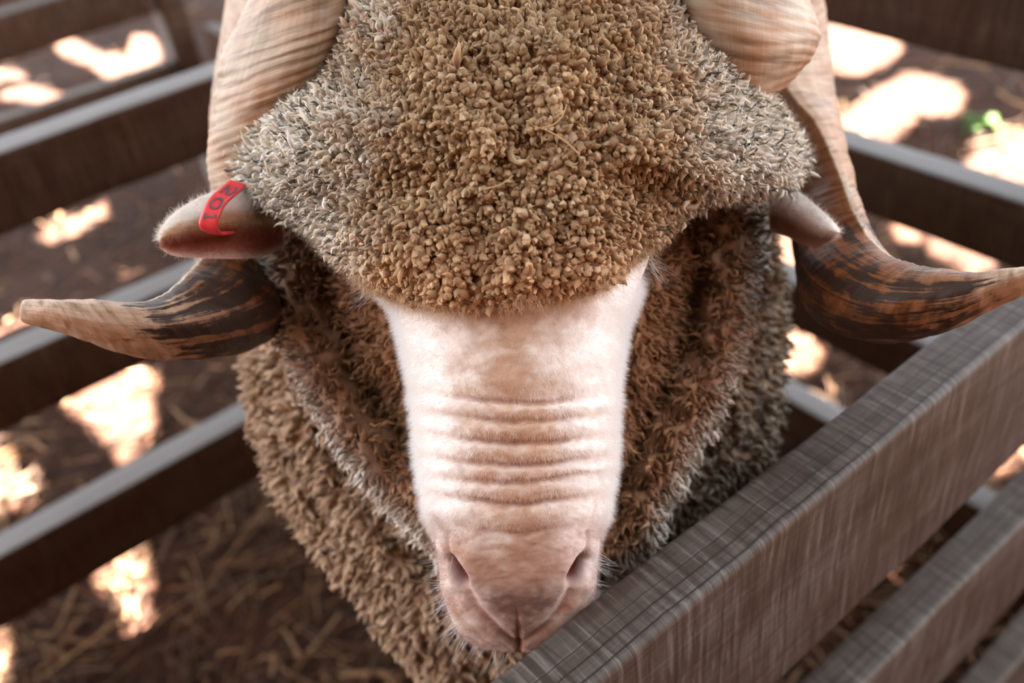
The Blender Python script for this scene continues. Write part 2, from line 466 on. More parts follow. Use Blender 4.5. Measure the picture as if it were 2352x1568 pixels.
# front fence: runs along X, its top rail crosses below the ram's chin
H0 = 0.45
yf = (0.4855 + 0.5765) / 2 * H0; wf = 0.091 * H0
fence = empty('wooden_fence', (0.7, yf, 0), 'weathered wooden rail fence in the foreground, its top board crossing under the chin', 'fence', 'pen fences')
for k, (t, b_) in enumerate(((1.0, 1.386), (1.705, 2.09), (2.60, 2.98))):
    plank('rail', 'x', (0.3, yf, CZ - (t + b_) / 2 * H0), 2.2, wf, (b_ - t) * H0, fence, M_WOOD, 21 + k)
for x in (-0.72, 1.33):
    plank('post', 'z', (x, yf - wf / 2 - 0.05, 0.5), 1.06, 0.09, 0.09, fence, M_WOOD, 31)
# left fence: parallel, behind the ram
YL = 1.42
fence = empty('wooden_fence', (0.4, YL, 0), 'dark wooden rail fence with grey board edges behind the left horn', 'fence', 'pen fences')
for k, (t, b_) in enumerate(((0.366, 0.449), (0.578, 0.66), (0.809, 0.914))):
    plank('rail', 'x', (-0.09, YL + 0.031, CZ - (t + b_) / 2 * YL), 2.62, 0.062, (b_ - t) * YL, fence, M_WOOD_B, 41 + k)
for x in (-1.33, 1.13):
    plank('post', 'z', (x, YL + 0.113, 0.5), 1.06, 0.10, 0.10, fence, M_WOOD_B, 45)
# right fence: at a right angle
XR = 1.25
fence = empty('wooden_fence', (XR, 0.8, 0), 'dark wooden rail fence behind the right horn, its topmost board nearly black', 'fence', 'pen fences')
for k, (t, b_) in enumerate(((0.33, 0.447), (0.59, 0.680), (0.838, 0.922), (1.069, 1.15))):
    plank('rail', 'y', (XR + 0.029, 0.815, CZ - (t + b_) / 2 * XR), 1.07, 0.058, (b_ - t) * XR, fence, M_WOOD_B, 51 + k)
for y in (0.335, 1.29):
    plank('post', 'z', (XR + 0.109, y, 0.55), 1.16, 0.10, 0.10, fence, M_WOOD_B, 57)
# far fence of the next pen, with the cross fence that meets it at the post
YB = 2.9
fence = empty('wooden_fence', (0.4, YB, 0), 'blurred brown board fence far back in the upper left corner', 'fence', 'pen fences')
for k, (z1, z0) in enumerate(((0.98, 0.77), (0.742, 0.624), (0.478, 0.35))):
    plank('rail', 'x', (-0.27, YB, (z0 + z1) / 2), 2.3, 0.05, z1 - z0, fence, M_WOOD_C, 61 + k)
plank('post', 'z', (0.93, YB + 0.03, 0.5), 1.06, 0.085, 0.085, fence, M_WOOD_C, 65)
plank('post', 'z', (-1.2, YB + 0.07, 0.5), 1.06, 0.085, 0.085, fence, M_WOOD_C, 66)
fence = empty('wooden_fence', (1.0, 2.2, 0), 'blurred cross fence running from the far post behind the left horn', 'fence', 'pen fences')
for k, (z1, z0) in enumerate(((0.86, 0.72), (0.564, 0.38), (0.24, 0.1))):
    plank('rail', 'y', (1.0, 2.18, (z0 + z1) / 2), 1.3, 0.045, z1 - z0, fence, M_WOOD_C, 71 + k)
plank('post', 'z', (1.08, 1.70, 0.44), 0.9, 0.08, 0.08, fence, M_WOOD_C, 75)

# ------------------------------------------------------------------ the ram
ram_loc = Vector((0.62, 0.80, 0.0))
RAM = empty('ram', ram_loc, 'horned merino ram with woolly forehead facing the camera in the pen', 'ram')
RV, RF, RC = [], [], []          # pieces of the continuous body
def body_add(G, C, wrap=False):
    off = sum(len(a) for a in RV)
    n_, m_ = G.shape[:2]
    RV.append(G.reshape(-1, 3)); RC.append(C.reshape(-1, 3)); RF.append(grid_quads(n_, m_, wrap, off))

# --- face -----------------------------------------------------------
tv =  [470, 600, 660, 692, 746, 820, 900, 960, 1040, 1100, 1160, 1199, 1260, 1331, 1400, 1440, 1465, 1485, 1494, 1498]
tc_ = [1180, 1172, 1168, 1177, 1176, 1179, 1182, 1184, 1186, 1186, 1187, 1187, 1190, 1191, 1194, 1195, 1195, 1195, 1195, 1195]
tw =  [330, 316, 297, 278, 257, 242, 228, 219, 217, 209, 199, 192, 187, 179, 166, 149, 127, 92, 55, 3]
tdf = [.500, .499, .4995, .500, .5005, .5005, .502, .5035, .5065, .509, .512, .514, .518, .524, .532, .540, .548, .557, .565, .575]
tdm = [.570, .560, .555, .552, .550, .548, .548, .548, .550, .552, .554, .556, .559, .563, .568, .571, .573, .575, .5755, .576]
tdb = [.680, .670, .665, .662, .658, .652, .648, .644, .640, .636, .632, .630, .626, .620, .612, .604, .597, .588, .583, .577]
nv, nt_ = 460, 300
sv = np.concatenate([np.linspace(470, 880, 120), np.linspace(882, 1440, 280), 1440 + 58 * np.sin(np.linspace(0.02, 1, 60) * math.pi / 2)])
# more vertices on the front half
th0 = np.linspace(0, 2 * math.pi, nt_, endpoint=False)
th = th0 + 0.28 * np.sin(2 * th0) * 0 - 0.33 * np.cos(th0) * 0
VV, TH = np.meshgrid(sv, th, indexing='ij')
c_, w_, df_, dm_, db_ = smooth_tab(VV, tv, tc_, tw, tdf, tdm, tdb)
ex = 2 / 2.5
cs = np.sign(np.cos(TH)) * np.abs(np.cos(TH)) ** ex; sn = np.sign(np.sin(TH)) * np.abs(np.sin(TH)) ** ex
U = c_ + w_ * cs
D = np.where(sn >= 0, dm_ - (dm_ - df_) * sn, dm_ + (db_ - dm_) * (-sn))
xr = (U - c_) / np.maximum(w_, 1)
front = sst(-0.15, 0.25, sn)
Hh = np.zeros_like(U)                              # outward relief in metres
wob = 5 * fbm(np.stack([U / 60, VV / 200, U * 0], -1), 2, 3)
creases = [(926, 1.0, .80), (969, .9, .85), (1020, 1.15, .92), (1071, 1.15, .92), (1111, 1.1, .9), (1159, 1.25, .92), (1225, 0.7, .55)]
crm = np.zeros_like(U)
for vc, amp, ext in creases:
    line = vc - 34 * xr ** 2 + wob + 10 * np.sin(vc) * xr * 0.6
    fade = 1 - sst(ext * .35, ext * 1.05, np.abs(xr)) * 0.85
    g = gauss(VV - line, 6.5) * 0.9 + gauss(VV - line + 6, 17) * 0.75
    Hh -= 0.0017 * amp * g * fade * front
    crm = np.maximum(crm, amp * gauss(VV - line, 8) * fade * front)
bul = np.zeros_like(U)
for a, b_ in zip(creases[:-1], creases[1:]):
    vc = (a[0] + b_[0]) / 2 - 26 * xr ** 2 + wob
    bul += gauss(VV - vc, (b_[0] - a[0]) * 0.36)
Hh += 0.0016 * bul * (0.5 + 0.9 * sst(.5, 1, np.abs(xr))) * sst(-0.5, 0.0, sn)
# nostrils, grooves, philtrum, lips
grL = [(1024, 1292), (1046, 1316), (1066, 1346), (1092, 1392), (1128, 1430), (1164, 1462), (1190, 1480)]
grR = [(1350, 1286), (1330, 1312), (1316, 1345), (1294, 1394), (1262, 1430), (1222, 1462), (1196, 1480)]
nose = np.zeros_like(U); red = np.zeros_like(U); lips = np.zeros_like(U)
for gr, sg in ((grL, -1), (grR, 1)):
    dd, pp = seg_dist(U, VV, gr)
    wid = 13 * (1 - pp) + 6
    Hh -= front * (0.0034 * (1 - 0.45 * pp)) * gauss(dd, wid)
    # nostril pocket
    nc = np.array([(1046, 1313), (1331, 1309)][0 if sg < 0 else 1]); ang = math.radians(52 if sg < 0 else -58)
    du, dv = U - nc[0], VV - nc[1]
    a1 = du * math.cos(ang) + dv * math.sin(ang); a2 = -du * math.sin(ang) + dv * math.cos(ang)
    pocket = np.exp(-((a1 / 33) ** 2 + (a2 / 16) ** 2) ** 1.7)
    Hh -= front * 0.019 * pocket
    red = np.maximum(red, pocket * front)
    # wing above the nostril
    wing, _ = seg_dist(U, VV, [(nc[0] + sg * 18, 1225), (nc[0] + sg * 20, 1265), (nc[0] + sg * 14, 1292)])
    Hh -= front * 0.0016 * gauss(wing, 6)
    Hh += front * 0.0022 * gauss(np.hypot(U - nc[0] + sg * 34, (VV - nc[1] + 18) * 0.7), 34)
    # the outer rim of the nostril
    Hh += front * 0.002 * gauss(np.hypot(U - nc[0] - sg * 14, VV - nc[1] - 34), 20)
# pad region between the grooves: slightly proud
def inpoly(u, v, poly):
    r = np.zeros(np.shape(u), bool); j = len(poly) - 1
    for i in range(len(poly)):
        (xi, yi), (xj, yj) = poly[i], poly[j]
        c = ((yi > v) != (yj > v)) & (u < (xj - xi) * (v - yi) / ((yj - yi) or 1e-9) + xi)
        r ^= c; j = i
    return r
dL, _ = seg_dist(U, VV, grL); dR, _ = seg_dist(U, VV, grR)
pad = inpoly(U, VV, grL + grR[::-1]) & (sn > 0)
pad_soft = np.where(pad, sst(0, 45, np.minimum(dL, dR)), 0) * front
Hh += 0.0012 * pad_soft * sst(1290, 1380, VV)
dph, pph = seg_dist(U, VV, [(1186, 1395), (1191, 1440), (1192, 1492)])
Hh -= front * (0.0010 + 0.0022 * pph) * gauss(dph, 5.5)
nose = pad_soft * sst(1305, 1395, VV)
# skin unevenness
PP = P(U, VV, D)
Hh += 0.0007 * fbm(PP * 140, 3, 21) * front
Nn, _ = grid_normals(PP, True)
cen = P(c_, VV, dm_ + 0.01)
sgn = np.sign(np.sum(Nn * (PP - cen), -1)); Nn *= np.where(sgn == 0, 1, sgn)[..., None]
FACE = PP + Nn * Hh[..., None]
# colours of hide: white hair, warm stain down the bridge, pink skin at the muzzle
nz = fbm(PP * 60, 4, 31); nz2 = fbm(PP * 220, 3, 35)
white = np.array([0.90, 0.88, 0.86]); tan = np.array([0.56, 0.36, 0.235]); pink = np.array([0.36, 0.205, 0.145]); brown = np.array([0.115, 0.052, 0.037])
stain = gauss(xr + 0.04, 0.56) * sst(640, 740, VV) * (1 - sst(1300, 1420, VV) * 0.5)
stain = np.clip(stain * (0.95 + 0.55 * nz + 0.3 * nz2), 0, 1) * sst(-0.1, 0.5, sn)
CC = lerp3(white, tan, stain * 0.9)
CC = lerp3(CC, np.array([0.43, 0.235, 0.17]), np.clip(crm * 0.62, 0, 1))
muz = sst(1140, 1300, VV + 30 * nz)
CC = lerp3(CC, pink, muz * (0.80 + 0.25 * nz).clip(0, 1))  # pink muzzle skin, lowered in tone for the shade on it
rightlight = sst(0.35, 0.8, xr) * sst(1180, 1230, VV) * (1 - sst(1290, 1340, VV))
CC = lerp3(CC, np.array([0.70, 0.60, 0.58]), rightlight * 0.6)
CC = lerp3(CC, brown, np.clip(nose * (0.85 + 0.5 * nz + 0.35 * nz2), 0, 0.95))
for (su, svv, sr) in ((1168, 1362, 12), (1282, 1362, 14), (1250, 1375, 20), (1150, 1372, 14), (1215, 1350, 10)):
    CC = lerp3(CC, np.array([0.13, 0.08, 0.075]), 0.7 * gauss(np.hypot(U - su, VV - svv), sr) * (0.6 + 0.6 * nz2).clip(0, 1) * front)
CC = lerp3(CC, np.array([0.11, 0.014, 0.013]), np.clip(red * 2.6, 0, 1))  # red nostril lining, darkened so the pockets look shaded
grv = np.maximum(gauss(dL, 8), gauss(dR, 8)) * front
CC = lerp3(CC, np.array([0.26, 0.12, 0.095]), np.clip(grv * 0.6 * (1 - red), 0, 1))  # grooves coloured dark to read as shaded creases
CC = lerp3(CC, np.array([0.36, 0.17, 0.14]), np.clip(front * gauss(dph, 5) * 0.8, 0, 1))
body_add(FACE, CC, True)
FACE_C = CC; FACE_SN = sn; FACE_V = VV; FACE_XR = xr

# --- forehead cap ---------------------------------------------------
def polar_outline(pl, c0, angs):
    pl = np.array(pl, float); a = np.arctan2(pl[:, 1] - c0[1], pl[:, 0] - c0[0]); r = np.hypot(pl[:, 1] - c0[1], pl[:, 0] - c0[0])
    o = np.argsort(a); a, r, d = a[o], r[o], pl[o, 2]
    a = np.concatenate([a - 2 * math.pi, a, a + 2 * math.pi]); r = np.tile(r, 3); d = np.tile(d, 3)
    k = np.array([.25, .5, .25])
    R_ = np.interp(angs, a, r); D_ = np.interp(angs, a, d)
    for _ in range(2):
        R_ = np.convolve(np.concatenate([R_[-1:], R_, R_[:1]]), k, 'valid'); D_ = np.convolve(np.concatenate([D_[-1:], D_, D_[:1]]), k, 'valid')
    return R_, D_
CAPO = [(880, 690, .517), (940, 712, .503), (1000, 722, .4975), (1190, 705, .495), (1400, 664, .501), (1470, 600, .518), (1560, 515, .537), (1620, 460, .552), (1740, 450, .577), (1830, 430, .592),
        (1868, 370, .60), (1790, 240, .592), (1700, 110, .577), (1590, 20, .567), (1540, -120, .582), (1420, -240, .60), (1200, -280, .61), (980, -240, .60), (860, -130, .582),
        (800, 0, .567), (760, 110, .567), (690, 190, .577), (600, 235, .592), (535, 290, .60), (515, 400, .605), (560, 460, .595), (640, 495, .572), (705, 535, .555), (780, 612, .532), (820, 655, .522)]
C0 = (1200, 300); nth = 420
ang = np.linspace(-math.pi, math.pi, nth, endpoint=False)
RO, DO = polar_outline(CAPO, C0, ang)
RO = RO * 0.975
rho = np.concatenate([np.linspace(0.0, 1, 120), np.linspace(1.0, 1.2, 14)[1:]])
RH, AN = np.meshgrid(rho, ang, indexing='ij')
Rr = np.where(RH <= 1, RH * RO, RO * (1 - 0.9 * (RH - 1) ** 1.3))
CU = C0[0] + Rr * np.cos(AN); CV = C0[1] + Rr * np.sin(AN)
gq = 1 - (1 - np.clip(RH, 0, 1) ** 2.1) ** 0.62
DC0 = 0.474
CD = DC0 + (DO - DC0) * gq + np.where(RH > 1, 0.30 * (RH - 1), 0)
lump = fbm(np.stack([CU / 85, CV / 85, CU * 0], -1), 3, 41)
CD = CD - 0.0075 * lump * (1 - 0.4 * RH.clip(0, 1))
CAPG = P(CU, CV, CD)
side = np.clip(np.abs(CU - 1200) / 640, 0, 1)
CAPC = lerp3(np.array([0.22, 0.115, 0.055]), np.array([0.62, 0.57, 0.50]), sst(.35, .85, side))
body_add(CAPG, CAPC, True)

# --- neck and chest ---------------------------------------------------
O1 = [(605, 500, .665), (612, 620, .655), (645, 720, .65), (675, 800, .645), (712, 900, .64), (772, 1000, .635), (866, 1120, .63), (955, 1215, .635), (1060, 1320, .645), (1200, 1390, .65), (1370, 1345, .645),
      (1495, 1255, .635), (1518, 1170, .635), (1592, 1020, .635), (1672, 870, .64), (1714, 730, .65), (1732, 600, .655), (1750, 480, .66), (1650, 300, .67), (1190, 150, .68), (720, 300, .67)]
O2 = [(575, 560, .80), (562, 700, .78), (567, 800, .77), (577, 920, .76), (602, 1030, .755), (652, 1150, .75), (732, 1260, .745), (842, 1390, .74), (912, 1490, .74), (1010, 1600, .745), (1190, 1720, .75), (1450, 1680, .75), (1650, 1400, .75),
      (1730, 1180, .755), (1772, 1020, .76), (1788, 850, .77), (1788, 680, .78), (1772, 560, .79), (1710, 400, .80), (1190, 200, .82), (660, 400, .80)]
C1 = (1190, 780)
R1, D1 = polar_outline(O1, C1, ang); R2, D2 = polar_outline(O2, C1, ang)
rows = []   # (radius, depth, zone)
for t in np.linspace(0.2, 1.0, 70):
    d = np.interp(t, [0.2, .40, .52, .64, .74, .84, .93, 1.0], [.585, .597, .588, .602, .622, .606, .606, .622]) + (D1 - .645) * sst(.5, 1, t)
    rows.append((R1 * t, d, np.full(nth, t)))
for t in np.linspace(0.05, 1, 8):
    rows.append((R1 * (1 - 0.10 * t), D1 - 0.018 + 0.075 * t ** 0.8, np.full(nth, 1.05)))
ra = R1 * 0.90; da = D1 + 0.055
for t in np.linspace(0.08, 1, 46):
    r = ra * (1 - t) + R2 * t
    d = da * (1 - t) + D2 * t - 0.022 * math.sin(math.pi * t) + 0.006 * math.cos(t * 3 * 2 * math.pi)
    rows.append((r, d, np.full(nth, 1.1 + 0.9 * t)))
for t in np.linspace(0.1, 1, 10):
    rows.append((R2 * (1 - 0.28 * t ** 1.5), D2 + 0.22 * t, np.full(nth, 2.1)))
NR = np.array([r[0] for r in rows]); ND = np.array([r[1] for r in rows]); NZ = np.array([r[2] for r in rows])
NU = C1[0] + NR * np.cos(ang); NVv = C1[1] + NR * np.sin(ang)
nl = fbm(np.stack([NU / 75, NVv / 75, NZ * 3], -1), 3, 51)
ND = ND - 0.012 * nl
NECK = P(NU, NVv, ND)
crest = gauss(NZ - 1.0, 0.05)
NECKC = lerp3(np.array([0.24, 0.12, 0.06]), np.array([0.33, 0.27, 0.21]), np.clip(crest + sst(1.0, 1.1, NZ) * 0.4, 0, 1))
body_add(NECK, NECKC, True)

# --- trunk and legs (mostly behind the head) --------------------------
hd = np.array([0.63, 0.777, 0]); hd /= np.linalg.norm(hd); sd = np.array([hd[1], -hd[0], 0])
ts = np.linspace(0, 1, 60); aa = np.linspace(0, 2 * math.pi, 72, endpoint=False)
hh = 0.70 + ts * 0.72
prof = np.sin(np.clip(ts * 0.93 + 0.07, 0, 1) * math.pi) ** 0.42
zc = 0.66 - 0.02 * ts
Tg = (hd * hh[:, None])[:, None, :] + (sd[None, None, :] * (0.205 * prof[:, None] * np.cos(aa))[..., None])
Tg[..., 2] = zc[:, None] + 0.225 * prof[:, None] * np.sin(aa)
TN, _ = grid_normals(Tg, True)
tc0 = (hd * hh[:, None])[:, None, :] + np.array([0, 0, 1]) * zc[:, None, None]
TN *= np.sign(np.sum(TN * (Tg - tc0), -1))[..., None]
Tg = Tg + TN * (0.012 * fbm(Tg * 16, 3, 61))[..., None]
body_add(Tg, np.broadcast_to(np.array([0.36, 0.28, 0.20]), Tg.shape).copy(), True)
for hx, sx in ((0.86, 0.11), (0.86, -0.11), (1.28, 0.11), (1.28, -0.11)):
    rear = hx > 1
    zs = np.linspace(0.04, 0.60, 40)
    off = np.interp(zs, [0.04, 0.08, 0.22, 0.36, 0.60], [0.0, 0.0, 0.05, -0.02, 0.0]) if rear else np.interp(zs, [0.04, .3, .6], [0, -0.012, 0.0])
    rr = np.interp(zs, [0.04, 0.08, 0.2, 0.3, 0.42, 0.6], [0.032, 0.026, 0.023, 0.034, 0.06, 0.09])
    ctr = hd * (hx + off)[:, None] + sd * sx; ctr[:, 2] = zs
    a2 = np.linspace(0, 2 * math.pi, 24, endpoint=False)
    G = ctr[:, None, :] + (hd[None, None] * np.cos(a2)[None, :, None] + sd[None, None] * np.sin(a2)[None, :, None]) * rr[:, None, None]
    body_add(G, np.broadcast_to(np.array([0.5, 0.4, 0.31]), G.shape).copy(), True)

# --- ears -------------------------------------------------------------
def ear(top, bot, prof_t, prof_d, colf):
    ns, nt2 = 80, 60
    A = catmull(top, ns); B = catmull(bot, ns)
    t = np.linspace(0, 1, nt2)
    uvd = A[:, None, :] * (1 - t)[None, :, None] + B[:, None, :] * t[None, :, None]
    s = np.linspace(0, 1, ns)
    dd = np.interp(t, prof_t, prof_d)
    k = np.hanning(17)[1:-1]; k /= k.sum(); dd = np.convolve(np.pad(dd, 7, mode='edge'), k, 'valid')
    uvd[..., 2] += dd[None, :] * (np.sin(np.clip(1 - s, 0, 1) ** 0.6 * math.pi / 2))[:, None]
    Fg = P(uvd[..., 0], uvd[..., 1], uvd[..., 2])
    thick = 0.0035 * np.sqrt(np.clip(np.sin(math.pi * t), 0, 1))[None, :] * np.sqrt(np.clip(1 - s, 0, 1))[:, None] + 1e-4
    Bg = Fg + _f * thick[..., None] * 1.6
    C = colf(s[:, None] + 0 * t[None, :], t[None, :] + 0 * s[:, None], Fg)
    body_add(Fg, C)
    body_add(Bg[:, ::-1], np.broadcast_to(np.array([0.7, 0.6, 0.52]), Bg.shape).copy())
    return Fg, C
def earcolL(s, t, G):
    z = fbm(G * 90, 3, 71)
    c = lerp3(np.array([0.78, 0.74, 0.68]), np.array([0.50, 0.32, 0.20]), sst(.22, .42, t + 0.06 * z) * (1 - sst(.8, .93, s)))
    c = lerp3(c, np.array([0.46, 0.17, 0.12]), sst(.50, .60, t + 0.05 * z) * (1 - sst(.84, .95, s)))
    c = lerp3(c, np.array([0.62, 0.44, 0.36]), sst(.86, .97, t))
    return lerp3(c, np.array([0.80, 0.77, 0.72]), sst(.90, .98, s))
EARL = ear([(650, 440, .60), (600, 436, .59), (545, 428, .577), (495, 438, .570), (440, 462, .565), (398, 490, .561), (370, 524, .558), (364, 550, .558)],
           [(650, 570, .60), (605, 588, .59), (560, 594, .575), (505, 594, .567), (450, 592, .562), (402, 588, .559), (371, 572, .558), (364, 551, .558)],
           [0, .2, .45, .52, .66, .85, 1], [0, -.007, -.012, -.010, .001, .0, -.003], earcolL)
def earcolR(s, t, G):
    z = fbm(G * 90, 3, 73)
    c = lerp3(np.array([0.84, 0.80, 0.76]), np.array([0.66, 0.48, 0.41]), sst(.30, .5, t + 0.06 * z) * 0.6)
    c = lerp3(c, np.array([0.42, 0.24, 0.19]), sst(.52, .70, t) * (1 - sst(.86, .96, s)))
    return c
EARR = ear([(1770, 410, .615), (1810, 425, .605), (1850, 452, .592), (1885, 480, .580), (1912, 506, .572), (1926, 524, .568), (1929, 533, .567)],
           [(1770, 530, .62), (1800, 540, .61), (1840, 560, .598), (1876, 572, .588), (1896, 562, .580), (1918, 546, .572), (1929, 534, .567)],
           [0, .2, .42, .52, .7, 1], [0, -.006, -.010, -.006, .006, .0], earcolR)

body_me = mesh_np('body', np.vstack(RV) - np.array(ram_loc), np.vstack(RF), np.vstack(RC))
link('body', body_me, M_HIDE, RAM)
for hx, sx in ((0.86, 0.11), (0.86, -0.11), (1.28, 0.11), (1.28, -0.11)):
    bmv = []
    for z, k in ((0.0, 1.15), (0.03, 1.0), (0.055, 0.8)):
        for a in np.linspace(0, 2 * math.pi, 16, endpoint=False):
            q = hd * (hx + 0.036 * k * math.cos(a) - (0.012 if z < 0.05 else 0)) + sd * (sx + 0.03 * k * math.sin(a) * (1 - 0.25 * math.exp(-((math.cos(a) + 1) / 0.2) ** 2)))
            bmv.append((q[0], q[1], z))
    hm = bpy.data.meshes.new('hoof')
    fs = [(i * 16 + j, i * 16 + (j + 1) % 16, (i + 1) * 16 + (j + 1) % 16, (i + 1) * 16 + j) for i in range(2) for j in range(16)]
    fs += [tuple(range(15, -1, -1)), tuple(range(32, 48))]
    hm.from_pydata([tuple(np.array(q) - np.array(ram_loc)) for q in bmv], [], fs); hm.update()
    link('hoof', hm, M_HOOF, RAM)

# --- horns ------------------------------------------------------------
def horn(name, st, label, seed, flip):
    ns, na = 420, 88
    S = np.array(st, float)                      # stations x (F,N,L,R) x (u,v,d)
    W3 = P(S[..., 0], S[..., 1], S[..., 2])
    F_, N_, L_, R_ = (catmull(W3[:, k], ns) for k in range(4))
    Cc = (F_ + N_ + L_ + R_) / 4
    phi = np.linspace(0, 2 * math.pi, na, endpoint=False)       # 0 F, 90 R, 180 N, 270 L
    c, s = np.cos(phi), np.sin(phi)
    p = np.where(c >= 0, 2.2, 1.55)
    cc = np.sign(c) * np.abs(c) ** (2 / p); ss = np.sign(s) * np.abs(s) ** (2 / p)
    ax = np.where((c >= 0)[None, :, None], (F_ - Cc)[:, None], -(N_ - Cc)[:, None])
    ay = np.where((s >= 0)[None, :, None], (R_ - Cc)[:, None], -(L_ - Cc)[:, None])
    G = Cc[:, None] + ax * cc[None, :, None] + ay * ss[None, :, None]
    keep_ = np.exp(-((phi - math.pi) / 0.25) ** 2)[None, :, None]
    for _ in range(6):
        sm = (np.roll(G, 1, 1) + G * 2 + np.roll(G, -1, 1)) / 4
        G = G * keep_ + sm * (1 - keep_)
    for _ in range(4):
        G[1:-1] = (G[:-2] + 2 * G[1:-1] + G[2:]) / 4
    seg = np.linalg.norm(np.diff(Cc, axis=0), axis=1); al = np.concatenate([[0], np.cumsum(seg)])
    t = al / al[-1]
    Nn_, _ = grid_normals(G, True); Nn_ *= np.sign(np.sum(Nn_ * (G - Cc[:, None]), -1))[..., None]
    A_, Ph = np.meshgrid(al, phi, indexing='ij'); T_ = A_ / al[-1]
    w = 0.004 * fbm(np.stack([np.cos(Ph) * 1.5, np.sin(Ph) * 1.5, A_ * 6], -1), 2, seed)
    rib = (np.abs(np.sin((A_ + w) * 2 * math.pi / 0.0150)) ** 0.7 - 0.6)
    rib2 = fbm(np.stack([(A_ + w) * 260, np.cos(Ph), np.sin(Ph)], -1), 2, seed + 4)
    G = G + Nn_ * ((0.0009 * rib * (1 - 0.9 * sst(.3, .7, T_)) + 0.0003 * rib2 + 0.0008 * fbm(G * 60, 3, seed + 9)) * sst(0, .02, 1 - T_))[..., None]
    G[-1] = G[-1].mean(0); G[0] = G[0].mean(0)
    # colour
    cream = np.array([0.345, 0.27, 0.195]); flesh = np.array([0.33, 0.195, 0.115]); orange = np.array([0.19, 0.070, 0.022]); tip = np.array([0.40, 0.285, 0.20])
    nzz = fbm(G * 45, 3, seed + 2)
    inner = sst(-0.05, .03, -np.sin(Ph))   # medial face
    keel = np.exp(-((Ph - math.pi + 0.05) / 0.06) ** 2)
    C = lerp3(cream, flesh, np.clip(0.45 + 0.8 * nzz, 0, 1))
    mid = sst(.34, .42, T_)
    C = lerp3(C, orange, mid * inner)
    C = lerp3(C, tip, sst(.82, .97, T_ + 0.05 * nzz))
    C = lerp3(C, np.array([0.50, 0.40, 0.29]), keel * 0.85)
    dk = sst(.62, .72, T_) * (1 - sst(.86, .96, T_)) * (0.60 - 0.55 * keel) + sst(.45, .6, T_) * (1 - sst(.6, .7, T_)) * 0.22 * inner
    dk += 0.10 * sst(.86, .9, T_)
    Hv = np.stack([A_, np.abs(Ph / math.pi - 1.0) * 0.9, dk + 0 * A_], -1)
    off = np.array(ram_loc)
    me_ = mesh_np('horn', G - off, grid_quads(ns, na, True), C, True, {'Horn': Hv.reshape(-1, 3)})
    o = link('horn', me_, M_HORN, RAM, label=label)
    return o, G
st_R = [
 [(1720, 225, .560), (1740, 170, .62), (1600, 170, .59), (1822, 178, .61)],
 [(1715, 60, .530), (1735, 20, .62), (1555, 20, .575), (1886, 92, .61)],
 [(1710, -90, .545), (1740, -30, .64), (1560, -110, .59), (1860, -10, .63)],
 [(1740, -240, .63), (1750, -80, .68), (1600, -160, .65), (1870, -130, .69)],
 [(1800, -120, .76), (1780, 30, .69), (1690, 0, .72), (1892, 0, .74)],
 [(1850, 180, .78), (1806, 192, .672), (1740, 250, .72), (1916, 200, .72)],
 [(1868, 300, .775), (1872, 278, .652), (1770, 340, .71), (1934, 285, .705)],
 [(1885, 430, .755), (1922, 385, .632), (1795, 440, .695), (1952, 390, .69)],
 [(1880, 620, .715), (1962, 490, .60), (1825, 560, .65), (1972, 500, .655)],
 [(1895, 735, .65), (2022, 572, .57), (1864, 640, .585), (2020, 640, .64)],
 [(2010, 788, .595), (2105, 610, .545), (1995, 705, .54), (2100, 700, .60)],
 [(2155, 768, .56), (2200, 620, .53), (2170, 700, .518), (2190, 690, .58)],
 [(2300, 700, .54), (2320, 616, .515), (2310, 655, .508), (2320, 650, .55)],
 [(2440, 640, .52), (2430, 592, .51), (2435, 612, .505), (2435, 612, .53)],
 [(2520, 610, .513), (2518, 590, .51), (2520, 600, .508), (2520, 600, .516)]]
st_L = [
 [(600, 520, .60), (640, 480, .68), (700, 480, .63), (500, 500, .655)],
 [(580, 340, .572), (640, 300, .66), (770, 250, .60), (484, 370, .635)],
 [(625, 190, .545), (640, 150, .63), (790, 130, .582), (489, 240, .618)],
 [(665, 60, .538), (645, 20, .62), (800, 20, .575), (512, 110, .61)],
 [(670, -90, .545), (640, -30, .64), (800, -110, .59), (572, -5, .63)],
 [(640, -240, .63), (630, -80, .68), (780, -160, .65), (540, -130, .69)],
 [(580, -120, .76), (600, 30, .69), (690, 0, .72), (525, 20, .74)],
 [(540, 180, .78), (600, 200, .675), (640, 250, .72), (488, 240, .72)],
 [(540, 420, .76), (530, 410, .64), (610, 430, .70), (484, 400, .69)],
 [(590, 630, .72), (490, 545, .605), (625, 600, .66), (500, 540, .66)],
 [(600, 775, .65), (440, 622, .57), (625, 690, .585), (455, 670, .63)],
 [(470, 826, .595), (345, 690, .545), (430, 750, .535), (380, 735, .60)],
 [(310, 818, .56), (205, 688, .53), (255, 750, .518), (240, 740, .57)],
 [(150, 768, .545), (110, 686, .525), (130, 725, .515), (130, 725, .55)],
 [(58, 742, .532), (56, 688, .526), (52, 714, .523), (52, 714, .537)],
 [(50, 728, .529), (50, 702, .528), (48, 714, .527), (48, 714, .531)]]
HORN_R = horn('horn', st_R, 'ribbed horn on the right, its tip reaching the picture edge', 81, False)
HORN_L = horn('horn', st_L, 'ribbed horn on the left with a pale blunt tip', 91, True)

